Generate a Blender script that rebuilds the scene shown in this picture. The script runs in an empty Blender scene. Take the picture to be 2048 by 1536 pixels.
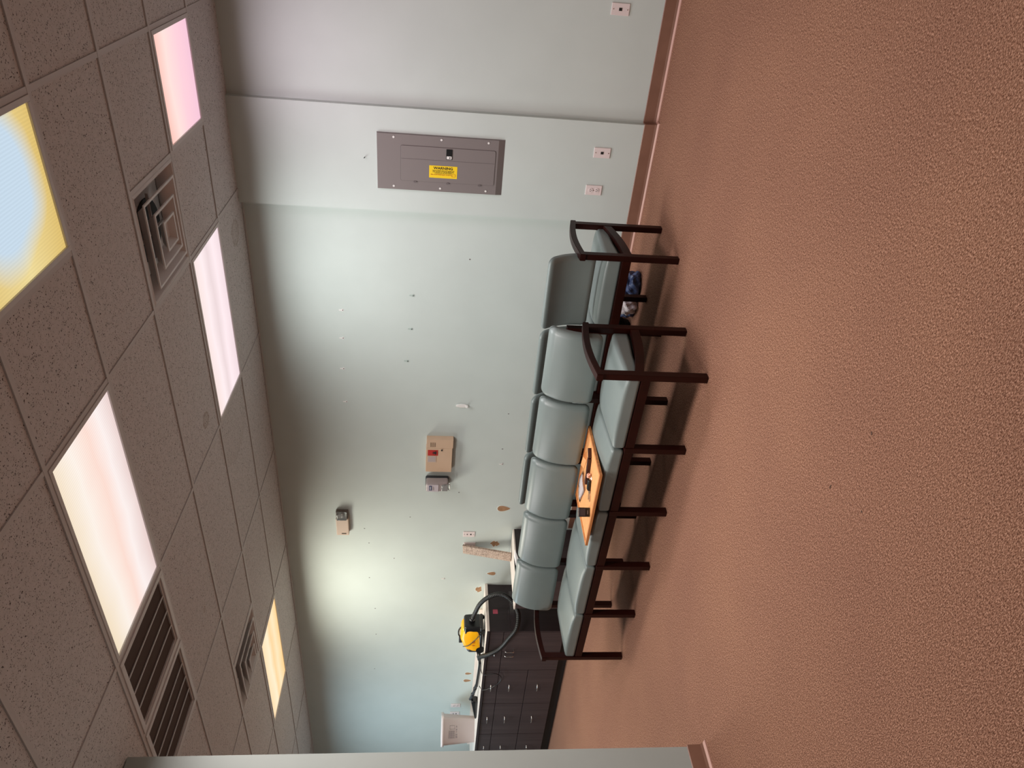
import bpy, bmesh, math, random
from mathutils import Vector, Matrix
SC = bpy.context.scene
COL = SC.collection
random.seed(5)
PI = math.pi
H = 2.92          # ceiling height
T = 0.6096        # two feet, the ceiling module

def lin(h, k=1.0):
    h = h.lstrip('#'); o = []
    for i in (0, 2, 4):
        c = int(h[i:i+2], 16)/255
        o.append(k*(c/12.92 if c <= .04045 else ((c+.055)/1.055)**2.4))
    return (*o, 1)

# ---------------------------------------------------------------- camera (held sideways, as the photo was)
cam = bpy.data.objects.new('camera', bpy.data.cameras.new('camera')); COL.objects.link(cam)
SC.camera = cam
cam.data.sensor_width = 36; cam.data.lens = 36*1455.5/2048; cam.data.clip_start = .05
Rt = Vector((0.81964945, 0.57191319, 0.03301638)); Dn = Vector((0.08525299, -0.06478431, -0.99425093)); Fw = Vector((-0.56648628, 0.81775198, -0.10185774))
m = Matrix((Dn, Rt, -Fw)).transposed().to_4x4(); m.translation = (0.7342, -2.1472, 1.4752)
cam.matrix_world = m
# ---------------------------------------------------------------- world, exposure
wd = bpy.data.worlds.new('world'); SC.world = wd; wd.use_nodes = True
wd.node_tree.nodes['Background'].inputs[0].default_value = (.5, .55, .6, 1)
wd.node_tree.nodes['Background'].inputs[1].default_value = .15
SC.view_settings.view_transform = 'Standard'; SC.view_settings.look = 'None'
SC.view_settings.exposure = 0.0; SC.view_settings.gamma = 1; SC.view_settings.use_curve_mapping = False

# ---------------------------------------------------------------- material helpers
def mat(name, col, rough=.6, metal=0, spec=.5, **kw):
    M = bpy.data.materials.new(name); M.use_nodes = True
    b = M.node_tree.nodes['Principled BSDF']
    if isinstance(col, str): col = lin(col)
    b.inputs['Base Color'].default_value = col
    b.inputs['Roughness'].default_value = rough; b.inputs['Metallic'].default_value = metal
    b.inputs['Specular IOR Level'].default_value = spec
    for k, v in kw.items(): b.inputs[k.replace('_', ' ')].default_value = v
    return M
def nd(M, t, **kw):
    n = M.node_tree.nodes.new(t)
    for k, v in kw.items():
        if hasattr(n, k): setattr(n, k, v)
    return n
def lk(M, a, b): M.node_tree.links.new(a, b)
def bsdf(M): return M.node_tree.nodes['Principled BSDF']
def ramp(M, fac, stops):
    r = nd(M, 'ShaderNodeValToRGB'); lk(M, fac, r.inputs[0]); e = r.color_ramp.elements
    while len(e) < len(stops): e.new(.5)
    for i, (p, c) in enumerate(stops):
        e[i].position = p; e[i].color = c if not isinstance(c, str) else lin(c)
    return r.outputs[0]
def coords(M, scale=(1, 1, 1), out='Object'):
    tc = nd(M, 'ShaderNodeTexCoord'); mp = nd(M, 'ShaderNodeMapping')
    lk(M, tc.outputs[out], mp.inputs[0]); mp.inputs['Scale'].default_value = scale
    return mp.outputs[0]
def noise(M, vec, scale, detail=3, rough=.5):
    n = nd(M, 'ShaderNodeTexNoise'); lk(M, vec, n.inputs['Vector'])
    n.inputs['Scale'].default_value = scale; n.inputs['Detail'].default_value = detail; n.inputs['Roughness'].default_value = rough
    return n.outputs['Fac']
def bump(M, h, strength, dist):
    b = nd(M, 'ShaderNodeBump'); lk(M, h, b.inputs['Height']); b.inputs['Strength'].default_value = strength; b.inputs['Distance'].default_value = dist
    lk(M, b.outputs[0], bsdf(M).inputs['Normal'])
def mix(M, fac, a, b, mode='MIX'):
    n = nd(M, 'ShaderNodeMix', data_type='RGBA', blend_type=mode)
    for s, v in ((n.inputs[0], fac), (n.inputs[6], a), (n.inputs[7], b)):
        if isinstance(v, (int, float)): s.default_value = v
        elif isinstance(v, tuple): s.default_value = v
        else: lk(M, v, s)
    return n.outputs[2]
def math_(M, op, a, b=0.0):
    n = nd(M, 'ShaderNodeMath', operation=op)
    for s, v in ((n.inputs[0], a), (n.inputs[1], b)):
        if isinstance(v, (int, float)): s.default_value = v
        else: lk(M, v, s)
    return n.outputs[0]

def noisy(name, a, b, scale, rough=.6, stretch=(1, 1, 1), bs=0, bd=.001, detail=3, lo=.35, hi=.65, spec=.5, metal=0):
    M = mat(name, a, rough, metal, spec); v = coords(M, stretch); f = noise(M, v, scale, detail)
    lk(M, ramp(M, f, [(lo, a), (hi, b)]), bsdf(M).inputs['Base Color'])
    if bs: bump(M, f, bs, bd)
    return M

M_wall = noisy('wall_paint', lin('#c5cdc8'), lin('#c8d0cb'), 3, .5, bs=.0, spec=.3)
_v = coords(M_wall); bump(M_wall, noise(M_wall, _v, 260, 2), .08, .001)
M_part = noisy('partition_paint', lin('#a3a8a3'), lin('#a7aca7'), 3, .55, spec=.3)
M_base = noisy('brown_vinyl_base', lin('#85604f'), lin('#7c5848'), 6, .42, spec=.5)
M_toe = mat('lit_base_toe', '#b68a7a', .4)  # paler than the base: light on the upward-facing toe, put into the colour
# carpet
M_carpet = mat('loop_carpet', '#9a6a52', .95, spec=.1)
v = coords(M_carpet); vs_ = coords(M_carpet, (.5, 1, 1)); n1 = noise(M_carpet, vs_, 290, 3, .8); n2 = noise(M_carpet, vs_, 120, 3, .75); n3 = noise(M_carpet, v, 1.1, 3)
c1 = ramp(M_carpet, n1, [(.36, lin('#6d3f2c', .38)), (.5, lin('#a6765e', .57)), (.64, lin('#d4a68e', .76))])
c2 = ramp(M_carpet, n2, [(.35, (.82, .81, .80, 1)), (.65, (1.14, 1.14, 1.14, 1))])
c3 = ramp(M_carpet, n3, [(.3, (.90, .88, .90, 1)), (.7, (1.06, 1.06, 1.04, 1))])
lk(M_carpet, mix(M_carpet, 1.0, mix(M_carpet, 1.0, c1, c2, 'MULTIPLY'), c3, 'MULTIPLY'), bsdf(M_carpet).inputs['Base Color'])
bump(M_carpet, n1, .5, .002)
# ceiling tile: pin holes, fissures and two water rings
def tile_material():
    M = mat('speckled_ceiling_tile', '#b7aaa5', .95, spec=.1)
    v = coords(M)
    f1 = noise(M, v, 130, 2, .6); f2 = noise(M, v, 38, 3, .6)
    vo = nd(M, 'ShaderNodeTexVoronoi'); lk(M, v, vo.inputs['Vector']); vo.inputs['Scale'].default_value = 100
    dots = ramp(M, math_(M, 'ADD', vo.outputs['Distance'], math_(M, 'MULTIPLY', f2, .55)), [(.37, (0, 0, 0, 1)), (.44, (1, 1, 1, 1))])
    fis = ramp(M, f1, [(.32, (0, 0, 0, 1)), (.38, (1, 1, 1, 1))])
    msk = mix(M, 1.0, dots, fis, 'MULTIPLY')
    base = ramp(M, f2, [(.3, '#c3bfbd'), (.7, '#cec9c8')])
    col = mix(M, msk, lin('#3c3331'), base)
    tc = nd(M, 'ShaderNodeTexCoord')
    for (x, y, r, a) in ((-1.46, 2.78, .085, .35), (-2.23, 1.62, .05, .5), (-3.3, 1.0, .02, .5), (-2.6, 2.1, .3, .12)):
        d = nd(M, 'ShaderNodeVectorMath', operation='DISTANCE'); lk(M, tc.outputs['Object'], d.inputs[0]); d.inputs[1].default_value = (x, y, H+.006)
        dd = math_(M, 'ADD', d.outputs['Value'], math_(M, 'MULTIPLY', f2, r*.5))
        rr = ramp(M, math_(M, 'DIVIDE', dd, r*1.6), [(.0, (.35, .35, .35, 1)), (.66, (.45, .45, .45, 1)), (.78, (1, 1, 1, 1)), (.9, (0, 0, 0, 1))])
        col = mix(M, math_(M, 'MULTIPLY', rr, a), col, lin('#7d6244'))
    lk(M, col, bsdf(M).inputs['Base Color'])
    bump(M, msk, .5, .003)
    return M
M_tile = tile_material()
M_grid = mat('ceiling_grid_paint', '#c0bab8', .6)
M_gap = mat('grid_shadow_gap', '#3a3432', .9)
M_plenum = mat('plenum_dark', '#17120f', .95, spec=.1)
# furniture
M_wood = noisy('mahogany_stain', lin('#2c0a05'), lin('#1a0503'), 9, .38, (1, 1, .3), lo=.3, hi=.7, spec=.22)
def vinyl():
    M = noisy('seafoam_vinyl', lin('#707a78'), lin('#77817e'), 2.5, .38, spec=.55)
    v = coords(M); bump(M, noise(M, v, 140, 3, .6), .12, .0015)
    return M
M_vinyl = vinyl()
def darkwood(name='dark_grained_laminate', a='#352b2d', b='#4b3f3f'):
    M = mat(name, a, .45, spec=.4); v = coords(M, (90, 90, 2.2)); f = noise(M, v, 1, 4, .6)
    v2 = coords(M, (14, 14, .8)); f2 = noise(M, v2, 1, 2)
    c = mix(M, .5, ramp(M, f, [(.3, a), (.7, b)]), ramp(M, f2, [(.3, a), (.7, b)]))
    lk(M, c, bsdf(M).inputs['Base Color']); return M
M_cab = darkwood(); M_cabside = darkwood('darker_grained_end_panel', '#2a2325', '#382e30')
M_kick = mat('black_toe_kick', '#1c1a1b', .6)
M_top = noisy('cream_laminate', lin('#ece0d6'), lin('#e6d9cf'), 8, .4)
M_chrome = mat('satin_nickel', '#d8d6d2', .25, 1)
M_grey = mat('grey_panel_enamel', '#7f7674', .45, .1)
M_greyd = mat('panel_seam', '#655c5b', .6)
M_black = mat('black_plastic', '#0e0e10', .3, spec=.6)
M_blackm = mat('black_rubber', '#0a0a0a', .45)
M_char = mat('charcoal_plastic', '#2f3033', .45)
M_yel = noisy('yellow_plastic', lin('#f2a800'), lin('#f6b40c'), 4, .35)
M_plate = mat('ivory_wall_plate', '#e2d3d0', .4)
M_white = mat('white_plastic', '#e6e2de', .4)
M_beige = noisy('beige_enamel', lin('#c9a98d'), lin('#cdae93'), 4, .5)
M_cream = mat('cream_plastic', '#cdb6a4', .45)
M_red = mat('red_sticker', '#b9231c', .5)
M_yellow = mat('yellow_sticker', '#f4cd12', .5)
M_ink = mat('black_ink', '#16120e', .7)
M_inkr = mat('red_ink', '#b5501a', .7)
M_navy = mat('navy_label', '#27335e', .5)
M_inkg = mat('grey_ink', '#8b7d7a', .7)
M_oak = noisy('honey_oak', lin('#d08a50'), lin('#b87442'), 5, .45, (1, 12, 1))
M_cork = noisy('tan_board_face', lin('#e3a267'), lin('#d8975d'), 60, .7)
M_paper = mat('white_paper', '#eae4e4', .7)
M_brown = mat('dark_brown_leather', '#3a1a12', .4)
M_gran = mat('speckled_laminate', '#b09a8a', .5)
v = coords(M_gran); vo = nd(M_gran, 'ShaderNodeTexVoronoi'); lk(M_gran, v, vo.inputs['Vector']); vo.inputs['Scale'].default_value = 130
lk(M_gran, ramp(M_gran, vo.outputs['Color'], [(.1, '#7d6a5e'), (.4, '#b29a89'), (.6, '#c9b3a2'), (.9, '#97806f')]), bsdf(M_gran).inputs['Base Color'])
M_drywall = noisy('bare_gypsum_paper', lin('#a8805f'), lin('#96704f'), 40, .9)
M_torn = mat('torn_paint_edge', '#d9dcd5', .8)
M_clear = mat('clear_plastic', '#e8eeee', .08, Transmission_Weight=.85)
M_bagb = mat('blue_film', '#465478', .35)
M_bagw = mat('milky_film', '#cfc4c4', .3)
M_pink = mat('pink_note', '#c2566a', .7)
M_tape = mat('glossy_tape', '#40383a', .12, spec=.8)
M_metal = mat('vent_enamel', '#c6bfbc', .45)
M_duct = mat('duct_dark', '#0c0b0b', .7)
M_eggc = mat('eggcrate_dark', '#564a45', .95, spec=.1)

# ---------------------------------------------------------------- mesh helpers
def link(name, bm, M, parent=None, smooth=False):
    me = bpy.data.meshes.new(name); bm.normal_update(); bm.to_mesh(me); bm.free()
    if M is not None:
        for mm in (M if isinstance(M, (list, tuple)) else [M]): me.materials.append(mm)
    if smooth: me.polygons.foreach_set('use_smooth', [True]*len(me.polygons))
    o = bpy.data.objects.new(name, me); COL.objects.link(o)
    if parent: o.parent = parent
    return o
def tag(o, label=None, cat=None, group=None, kind=None):
    if label: o['label'] = label
    if cat: o['category'] = cat
    if group: o['group'] = group
    if kind: o['kind'] = kind
    return o
def thing(name, label, cat, loc=(0, 0, 0), rz=0, group=None):
    o = bpy.data.objects.new(name, None); COL.objects.link(o); o.location = loc; o.rotation_euler = (0, 0, rz); o.empty_display_size = .1
    return tag(o, label, cat, group)
def struct(name, bm, M, parent=None, label=None):
    o = link(name, bm, M, parent); o['kind'] = 'structure'
    if label: o['label'] = label
    return o
def dup(o, parent=None):
    c = o.copy(); COL.objects.link(c)
    if parent is not None: c.parent = parent
    for ch in [x for x in bpy.data.objects if x.parent == o]: dup(ch, c)
    return c
def box(bm, x0, x1, y0, y1, z0, z1, mi=0, bev=0):
    x0, x1 = sorted((x0, x1)); y0, y1 = sorted((y0, y1)); z0, z1 = sorted((z0, z1))
    r = bmesh.ops.create_cube(bm, size=1)
    for v in r['verts']:
        v.co = Vector(((x0+x1)/2+v.co.x*(x1-x0), (y0+y1)/2+v.co.y*(y1-y0), (z0+z1)/2+v.co.z*(z1-z0)))
    fs = {f for v in r['verts'] for f in v.link_faces}
    for f in fs: f.material_index = mi
    if bev:
        es = {e for v in r['verts'] for e in v.link_edges}
        b = bmesh.ops.bevel(bm, geom=list(es), offset=bev, segments=2, affect='EDGES', profile=.6)
        for f in b['faces']: f.material_index = mi
    return bm
def B(*a, **k): return box(bmesh.new(), *a, **k)
def prism(bm, pts, axis, a0, a1, mi=0):
    """extrude a closed polygon (2d) along axis"""
    def P(p, a):
        q = list(p); q.insert(axis, a); return q
    v0 = [bm.verts.new(P(p, a0)) for p in pts]; v1 = [bm.verts.new(P(p, a1)) for p in pts]
    n = len(pts); fs = [bm.faces.new(v0), bm.faces.new(v1[::-1])]
    for i in range(n): fs.append(bm.faces.new((v0[i], v1[i], v1[(i+1) % n], v0[(i+1) % n])))
    for f in fs: f.material_index = mi
    bmesh.ops.recalc_face_normals(bm, faces=fs)
    return bm
def cyl(bm, c, r, h, axis=2, n=20, r2=None, mi=0):
    Mx = {2: Matrix.Identity(4), 0: Matrix.Rotation(PI/2, 4, 'Y'), 1: Matrix.Rotation(-PI/2, 4, 'X')}[axis]
    g = bmesh.ops.create_cone(bm, cap_ends=True, segments=n, radius1=r, radius2=r if r2 is None else r2, depth=h, matrix=Matrix.Translation(c) @ Mx)
    for f in {f for v in g['verts'] for f in v.link_faces}: f.material_index = mi
    return bm
def smooth_path(pts, n):
    P = [Vector(p) for p in pts]; out = []
    for i in range(len(P)-1):
        a = P[max(i-1, 0)]; b = P[i]; c = P[i+1]; d = P[min(i+2, len(P)-1)]
        for k in range(n):
            t = k/n
            out.append(.5*((2*b)+(c-a)*t+(2*a-5*b+4*c-d)*t*t+(3*b-a-3*c+d)*t**3))
    out.append(P[-1]); return out
def tube(bm, pts, r, n=10, sub=6, mi=0, ribs=0):
    P = smooth_path(pts, sub) if sub > 1 else [Vector(p) for p in pts]
    N = len(P); rings = []; up = Vector((0, 0, 1))
    t0 = (P[1]-P[0]).normalized()
    u = t0.orthogonal().normalized()
    for i in range(N):
        t = (P[min(i+1, N-1)]-P[max(i-1, 0)]).normalized()
        u = (u-t*u.dot(t)).normalized(); w = t.cross(u)
        rr = (r if not callable(r) else r(i/(N-1))) + (ribs if i % 2 else 0)
        rings.append([bm.verts.new(P[i]+rr*(u*math.cos(2*PI*k/n)+w*math.sin(2*PI*k/n))) for k in range(n)])
    fs = []
    for a, b in zip(rings, rings[1:]):
        for k in range(n): fs.append(bm.faces.new((a[k], a[(k+1) % n], b[(k+1) % n], b[k])))
    fs += [bm.faces.new(rings[0][::-1]), bm.faces.new(rings[-1])]
    for f in fs: f.material_index = mi
    return bm
def rbox(hx, hy, hz, r, n=8, arc=3, fn=None, bm=None, mi=0):
    """rounded box, half sizes h, radius r, with a deforming function"""
    bm = bm or bmesh.new()
    def ax(h):
        A = [math.tan(PI/4*(1-k/arc)) for k in range(arc)]
        L = [-(h-r)-r*a for a in A]
        return L+[-(h-r)+2*(h-r)*k/n for k in range(n+1)]+[-x for x in L[::-1]]
    X, Y, Z = ax(hx), ax(hy), ax(hz); cache = {}
    def V(x, y, z):
        k = (round(x, 6), round(y, 6), round(z, 6))
        if k not in cache:
            p = Vector((x, y, z)); q = Vector((max(-(hx-r), min(hx-r, x)), max(-(hy-r), min(hy-r, y)), max(-(hz-r), min(hz-r, z))))
            d = p-q; p = q+d.normalized()*r if d.length > 1e-9 else p
            if fn: p = Vector(fn(p.x, p.y, p.z))
            cache[k] = bm.verts.new(p)
        return cache[k]
    fs = []
    def face(U, W, f, flip):
        for i in range(len(U)-1):
            for j in range(len(W)-1):
                q = [V(*f(U[i], W[j])), V(*f(U[i+1], W[j])), V(*f(U[i+1], W[j+1])), V(*f(U[i], W[j+1]))]
                fs.append(bm.faces.new(q[::-1] if flip else q))
    face(X, Y, lambda a, b: (a, b, hz), False); face(X, Y, lambda a, b: (a, b, -hz), True)
    face(X, Z, lambda a, b: (a, -hy, b), False); face(X, Z, lambda a, b: (a, hy, b), True)
    face(Y, Z, lambda a, b: (hx, a, b), False); face(Y, Z, lambda a, b: (-hx, a, b), True)
    for f in fs: f.material_index = mi
    return bm
def text(body, size, M, parent, mtx, bold=0.0, name='lettering', align='CENTER', sx=1.0):
    cu = bpy.data.curves.new('t', 'FONT'); cu.body = body; cu.size = size; cu.align_x = align; cu.align_y = 'CENTER'; cu.offset = bold; cu.extrude = .0004
    to = bpy.data.objects.new('t', cu); COL.objects.link(to)
    dg = bpy.context.evaluated_depsgraph_get(); me = bpy.data.meshes.new_from_object(to.evaluated_get(dg))
    bpy.data.objects.remove(to)
    me.transform(Matrix.Diagonal((sx, 1, 1, 1))); me.transform(mtx); me.materials.clear(); me.materials.append(M)
    o = bpy.data.objects.new(name, me); COL.objects.link(o); o.parent = parent
    return o

# ================================================================ THE SETTING
XL, XR, YB, YW = -10.2, 4.2, -5.0, 3.045
struct('floor', B(XL-.1, XR+.1, YB-.1, YW+.2, -.05, 0), M_carpet)
# wall_back with the shallow pilaster that carries the electrical panel
bm = bmesh.new()
prism(bm, [(XL-.1, YW), (-1.315, YW), (-1.31, 2.965), (-.58, 2.965), (-.578, 3.012), (XR+.1, 3.012), (XR+.1, YW+.2), (XL-.1, YW+.2)], 2, 0, H+.2)
wall_back = struct('wall_back', bm, M_wall)
struct('wall_left', B(XL-.1, XL, YB, YW, 0, H+.2), M_wall)
struct('wall_right', B(XR, XR+.1, YB, YW, 0, H+.2), M_wall)
struct('wall_front', B(XL, XR, YB-.1, YB, 0, H+.2), M_wall)
struct('wall_partition', B(-3.07, -2.935, YB, -.16, 0, H), M_part)
# cove base: a strip with a rounded toe, light on it painted paler
def cove(name, pts):
    """pts: list of wall-line points, room is on the right of the walking direction"""
    bm = bmesh.new(); prof = [(0, .102), (.003, .104), (.007, .100), (.009, .03), (.013, .016), (.024, .006), (.024, 0), (0, 0)]
    n = len(pts); rows = []
    for i in range(n):
        p = Vector(pts[i]); dirs = []
        if i > 0: dirs.append((p-Vector(pts[i-1])).normalized())
        if i < n-1: dirs.append((Vector(pts[i+1])-p).normalized())
        ns = [Vector((d.y, -d.x)) for d in dirs]; s = sum(ns, Vector((0, 0)))/len(ns); s = s/(s.length_squared)
        rows.append([bm.verts.new((p.x+s.x*a, p.y+s.y*a, z)) for a, z in prof])
    for a, b in zip(rows, rows[1:]):
        for k in range(len(prof)-1):
            f = bm.faces.new((a[k], a[k+1], b[k+1], b[k])); f.material_index = 1 if k in (4, 5) else 0
    bmesh.ops.recalc_face_normals(bm, faces=bm.faces)
    o = struct(name, bm, [M_base, M_toe]); return o
cove('baseboard_back', [(-4.62, YW), (-1.315, YW), (-1.31, 2.965), (-.58, 2.965), (-.578, 3.012), (XR, 3.012)])
cove('baseboard_partition', [(-2.935, YB), (-2.935, -.16), (-3.07, -.16)])
# torn paint, pale fillings and pin holes on the long wall
def blob(bm, cx, cz, pts, y, mi=0, th=.002):
    v = [bm.verts.new((cx+a, y-th, cz+b)) for a, b in pts]; w = [bm.verts.new((cx+a*1.02, y, cz+b*1.02)) for a, b in pts]
    fs = [bm.faces.new(v)]
    for i in range(len(v)): fs.append(bm.faces.new((v[i], v[(i+1) % len(v)], w[(i+1) % len(v)], w[i])))
    for f in fs: f.material_index = mi
    bmesh.ops.recalc_face_normals(bm, faces=fs)
tear = lambda w, h: [(w*math.sin(t)*(.35+.65*(1+math.cos(t))/2)**1.0, h*math.cos(t)) for t in [2*PI*k/18 for k in range(18)]]
def ragged(w, h, s):
    r = random.Random(s); return [(w*math.sin(2*PI*k/14)*r.uniform(.5, 1.15), h*math.cos(2*PI*k/14)*r.uniform(.6, 1.1)) for k in range(14)]
bm = bmesh.new()
for x, z, w, h, k in ((-4.365, .782, .05, .062, 'd'), (-4.863, .835, .045, .05, 1), (-5.322, .84, .035, .045, 'u'), (-5.575, .96, .05, .038, 3), (-7.11, .992, .028, .038, 'd'), (-7.253, .998, .035, .045, 'd')):
    pts = tear(w, h) if isinstance(k, str) else ragged(w, h, k)
    if k == 'u': pts = [(a, -b) for a, b in pts][::-1]
    blob(bm, x, z, [(a*1.18, b*1.12) for a, b in pts], YW, 1, .0012); blob(bm, x, z, pts, YW, 0, .0024)
o = link('torn_patch', bm, [M_drywall, M_torn], wall_back); o['label'] = 'bare brown patches where paint tore away'
bm = bmesh.new()
for x, z in ((-1.70, 1.256), (-4.876, 2.11), (-4.67, 2.149), (-3.19, .832), (-3.60, .854), (-4.16, 1.233), (-5.9, 2.07), (-6.35, 2.07), (-7.0, 2.1), (-5.4, 2.12), (-5.1, 1.86), (-4.5, 1.7)):
    blob(bm, x, z, ragged(.006, .007, int(x*10)), YW, 0, .001)
link('nail_hole', bm, [M_greyd], wall_back)

# ceiling: tiles on a 2 x 4 ft grid, openings left for lights and vents
LIGHTS = {'a': (-T, 0, 0, T), 'b': (-4*T, -2*T, 0, T), 'c': (-4*T, -2*T, 3*T, 4*T), 'd': (-T, 0, 3*T, 4*T), 'e': (-10*T, -8*T, 3*T, 4*T)}
HID = {'f': (-10*T, -8*T, 0, T), 'g': (-4*T, -2*T, -4*T, -3*T), 'h': (2*T, 4*T, -2*T, -T), 'i': (2*T, 4*T, 2*T, 3*T), 'j': (-14*T, -12*T, 2*T, 3*T), 'k': (0, 2*T, -6*T, -5*T), 'l': (-10*T, -8*T, -4*T, -3*T)}  # unseen ceiling lights outside the frame, added to light the room
VENTS = [(-2*T, -T, 2*T, 3*T), (-8*T, -7*T, 2*T, 3*T)]
RET = [(-5*T, -4*T, 0, T), (-6*T, -5*T, 0, T)]
holes = list(LIGHTS.values())+list(HID.values())+VENTS+RET
def inhole(x, y): return any(a < x < b and c < y < d for a, b, c, d in holes)
bmt = bmesh.new(); bmg = bmesh.new()
i0, i1 = int(XL/T)-1, int(XR/T)+1; j0, j1 = int(YB/T)-1, 5
j_lines = range(j0, j1+1)
for j in range(j0, j1):
    for i in range(i0, i1):
        x, y = (i+.5)*T, (j+.5)*T
        xa, xb, ya, yb = max(i*T, XL), min((i+1)*T, XR), max(j*T, YB), min((j+1)*T, YW)
        if xa >= xb or ya >= yb or inhole(x, y): continue
        box(bmt, xa, xb, ya, yb, H+.006, H+.021)
        # cross tees at 4 ft, and at the half module beside 2 ft fixtures
        half = i % 2 == 0
    for i in range(i0, i1+1):
        x = i*T; y = (j+.5)*T
        if not XL < x < XR: continue
        if i % 2 == 0 or inhole(x-.1, y) or inhole(x+.1, y):
            if inhole(x-.1, y) and inhole(x+.1, y) and any(a < x-.05 and x+.05 < b and c < y < d for a, b, c, d in holes): continue
            box(bmg, x-.012, x+.012, max(j*T, YB), min((j+1)*T, YW), H, H+.0055)
for j in j_lines:
    y = j*T
    if YB < y < YW-.02: box(bmg, XL, XR, y-.012, y+.012, H-.001, H+.0055)
for bmx in (bmt,): bmesh.ops.remove_doubles(bmx, verts=bmx.verts, dist=1e-5)
ceil = struct('ceiling', bmt, M_tile)
struct('trim_1', bmg, M_grid)['label'] = 'painted ceiling grid bars'
struct('trim_2', B(XL, -1.32, YW-.022, YW, H-.002, H+.004), M_grid)['label'] = 'wall angle at the ceiling edge'
struct('ceiling_deck', B(XL-.1, XR+.1, YB-.1, YW+.2, H+.45, H+.5), M_plenum)

# ================================================================ LIGHTS
def panel_mat(name, stops, axis, strength, blotch=None, length=1.2, soft=0, rib=0):
    M = bpy.data.materials.new(name); M.use_nodes = True; nt = M.node_tree; nt.nodes.clear()
    out = nt.nodes.new('ShaderNodeOutputMaterial'); em = nt.nodes.new('ShaderNodeEmission'); nt.links.new(em.outputs[0], out.inputs[0])
    tc = nd(M, 'ShaderNodeTexCoord'); sp = nd(M, 'ShaderNodeSeparateXYZ'); lk(M, tc.outputs['Generated'], sp.inputs[0])
    nz = noise(M, tc.outputs['Object'], 2.2, 2)
    f = math_(M, 'ADD', sp.outputs[axis], math_(M, 'MULTIPLY', math_(M, 'SUBTRACT', nz, .5), .25))
    c = ramp(M, f, stops)
    if blotch:
        (cx, cy), r, col = blotch
        d = nd(M, 'ShaderNodeVectorMath', operation='DISTANCE'); lk(M, tc.outputs['Generated'], d.inputs[0]); d.inputs[1].default_value = (cx, cy, 0)
        k = ramp(M, math_(M, 'ADD', d.outputs['Value'], math_(M, 'MULTIPLY', math_(M, 'SUBTRACT', nz, .5), .3)), [(r*.75, (1, 1, 1, 1)), (r*1.15, (0, 0, 0, 1))])
        c = mix(M, k, c, lin(col))
    if rib:
        w = nd(M, 'ShaderNodeTexWave'); lk(M, tc.outputs['Object'], w.inputs['Vector']); w.inputs['Scale'].default_value = 25; w.bands_direction = 'X'
        c = mix(M, rib, c, ramp(M, w.outputs['Fac'], [(.0, (.80, .80, .80, 1)), (1, (1.1, 1.1, 1.1, 1))]), 'MULTIPLY')
    lk(M, c, em.inputs[0]); em.inputs[1].default_value = strength
    return M
PM = {
 'a': panel_mat('lens_yellow_blue', [(0, '#e2c57c'), (.5, '#f0dc9c'), (1, '#e0c072')], 1, 1.0, ((.62, .38), .50, '#c9dcec'), rib=.25),
 'b': panel_mat('lens_white_peach', [(0, '#f6e2c4'), (.3, '#fff4ea'), (.55, '#ffe0d4'), (.75, '#fff3f0'), (1, '#eed6d2')], 1, 1.0, rib=.3),
 'c': panel_mat('lens_pale_pink', [(0, '#f8e2dc'), (.3, '#ffeef0'), (.5, '#eedadc'), (.7, '#ffecf0'), (1, '#f3dde2')], 1, 1.02),
 'd': panel_mat('lens_pink', [(0, '#ffc2b4'), (.3, '#ffe2dc'), (.6, '#ffd2dc'), (1, '#f7c8da')], 1, 1.02),
 'e': panel_mat('lens_amber', [(0, '#ffdcae'), (.35, '#ffeccb'), (.5, '#ffd6a0'), (.7, '#ffe6be'), (1, '#ffd394')], 1, 1.05),
 'x': panel_mat('lens_added', [(0, '#fff2ea'), (1, '#fff0ea')], 1, 1.0)}
LL = {'a': 'square yellow ceiling light with a blue centre, nearest the camera', 'b': 'long white ceiling light beside the dark return grilles',
      'c': 'long pale pink ceiling light between the square diffuser and the long wall', 'd': 'square bright pink ceiling light above the electrical panel side',
      'e': 'far amber ceiling light above the dark cabinets'}
HL = {'f': 'added unseen long ceiling light in the row beyond the return grilles', 'g': 'added unseen ceiling light between the partition and the camera side', 'h': 'added unseen ceiling light near the right wall, toward the room front', 'i': 'added unseen ceiling light near the right wall, toward the long wall', 'j': 'added unseen bluish ceiling light at the far left end of the room', 'k': 'added unseen ceiling light at the very front of the room', 'l': 'added unseen ceiling light in the room part behind the partition'}
TINT = {'a': (1, .95, .88), 'b': (1, .95, .93), 'c': (.96, 1, 1), 'd': (1, .85, .97), 'e': (1, .98, .86), 'j': (.66, .87, 1), 'f': (1, .97, .95)}
POW = {'a': 22, 'b': 47, 'c': 26, 'd': 14, 'e': 37, 'f': 42, 'g': 14, 'h': 12, 'i': 10, 'j': 44, 'k': 8, 'l': 24}
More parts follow.
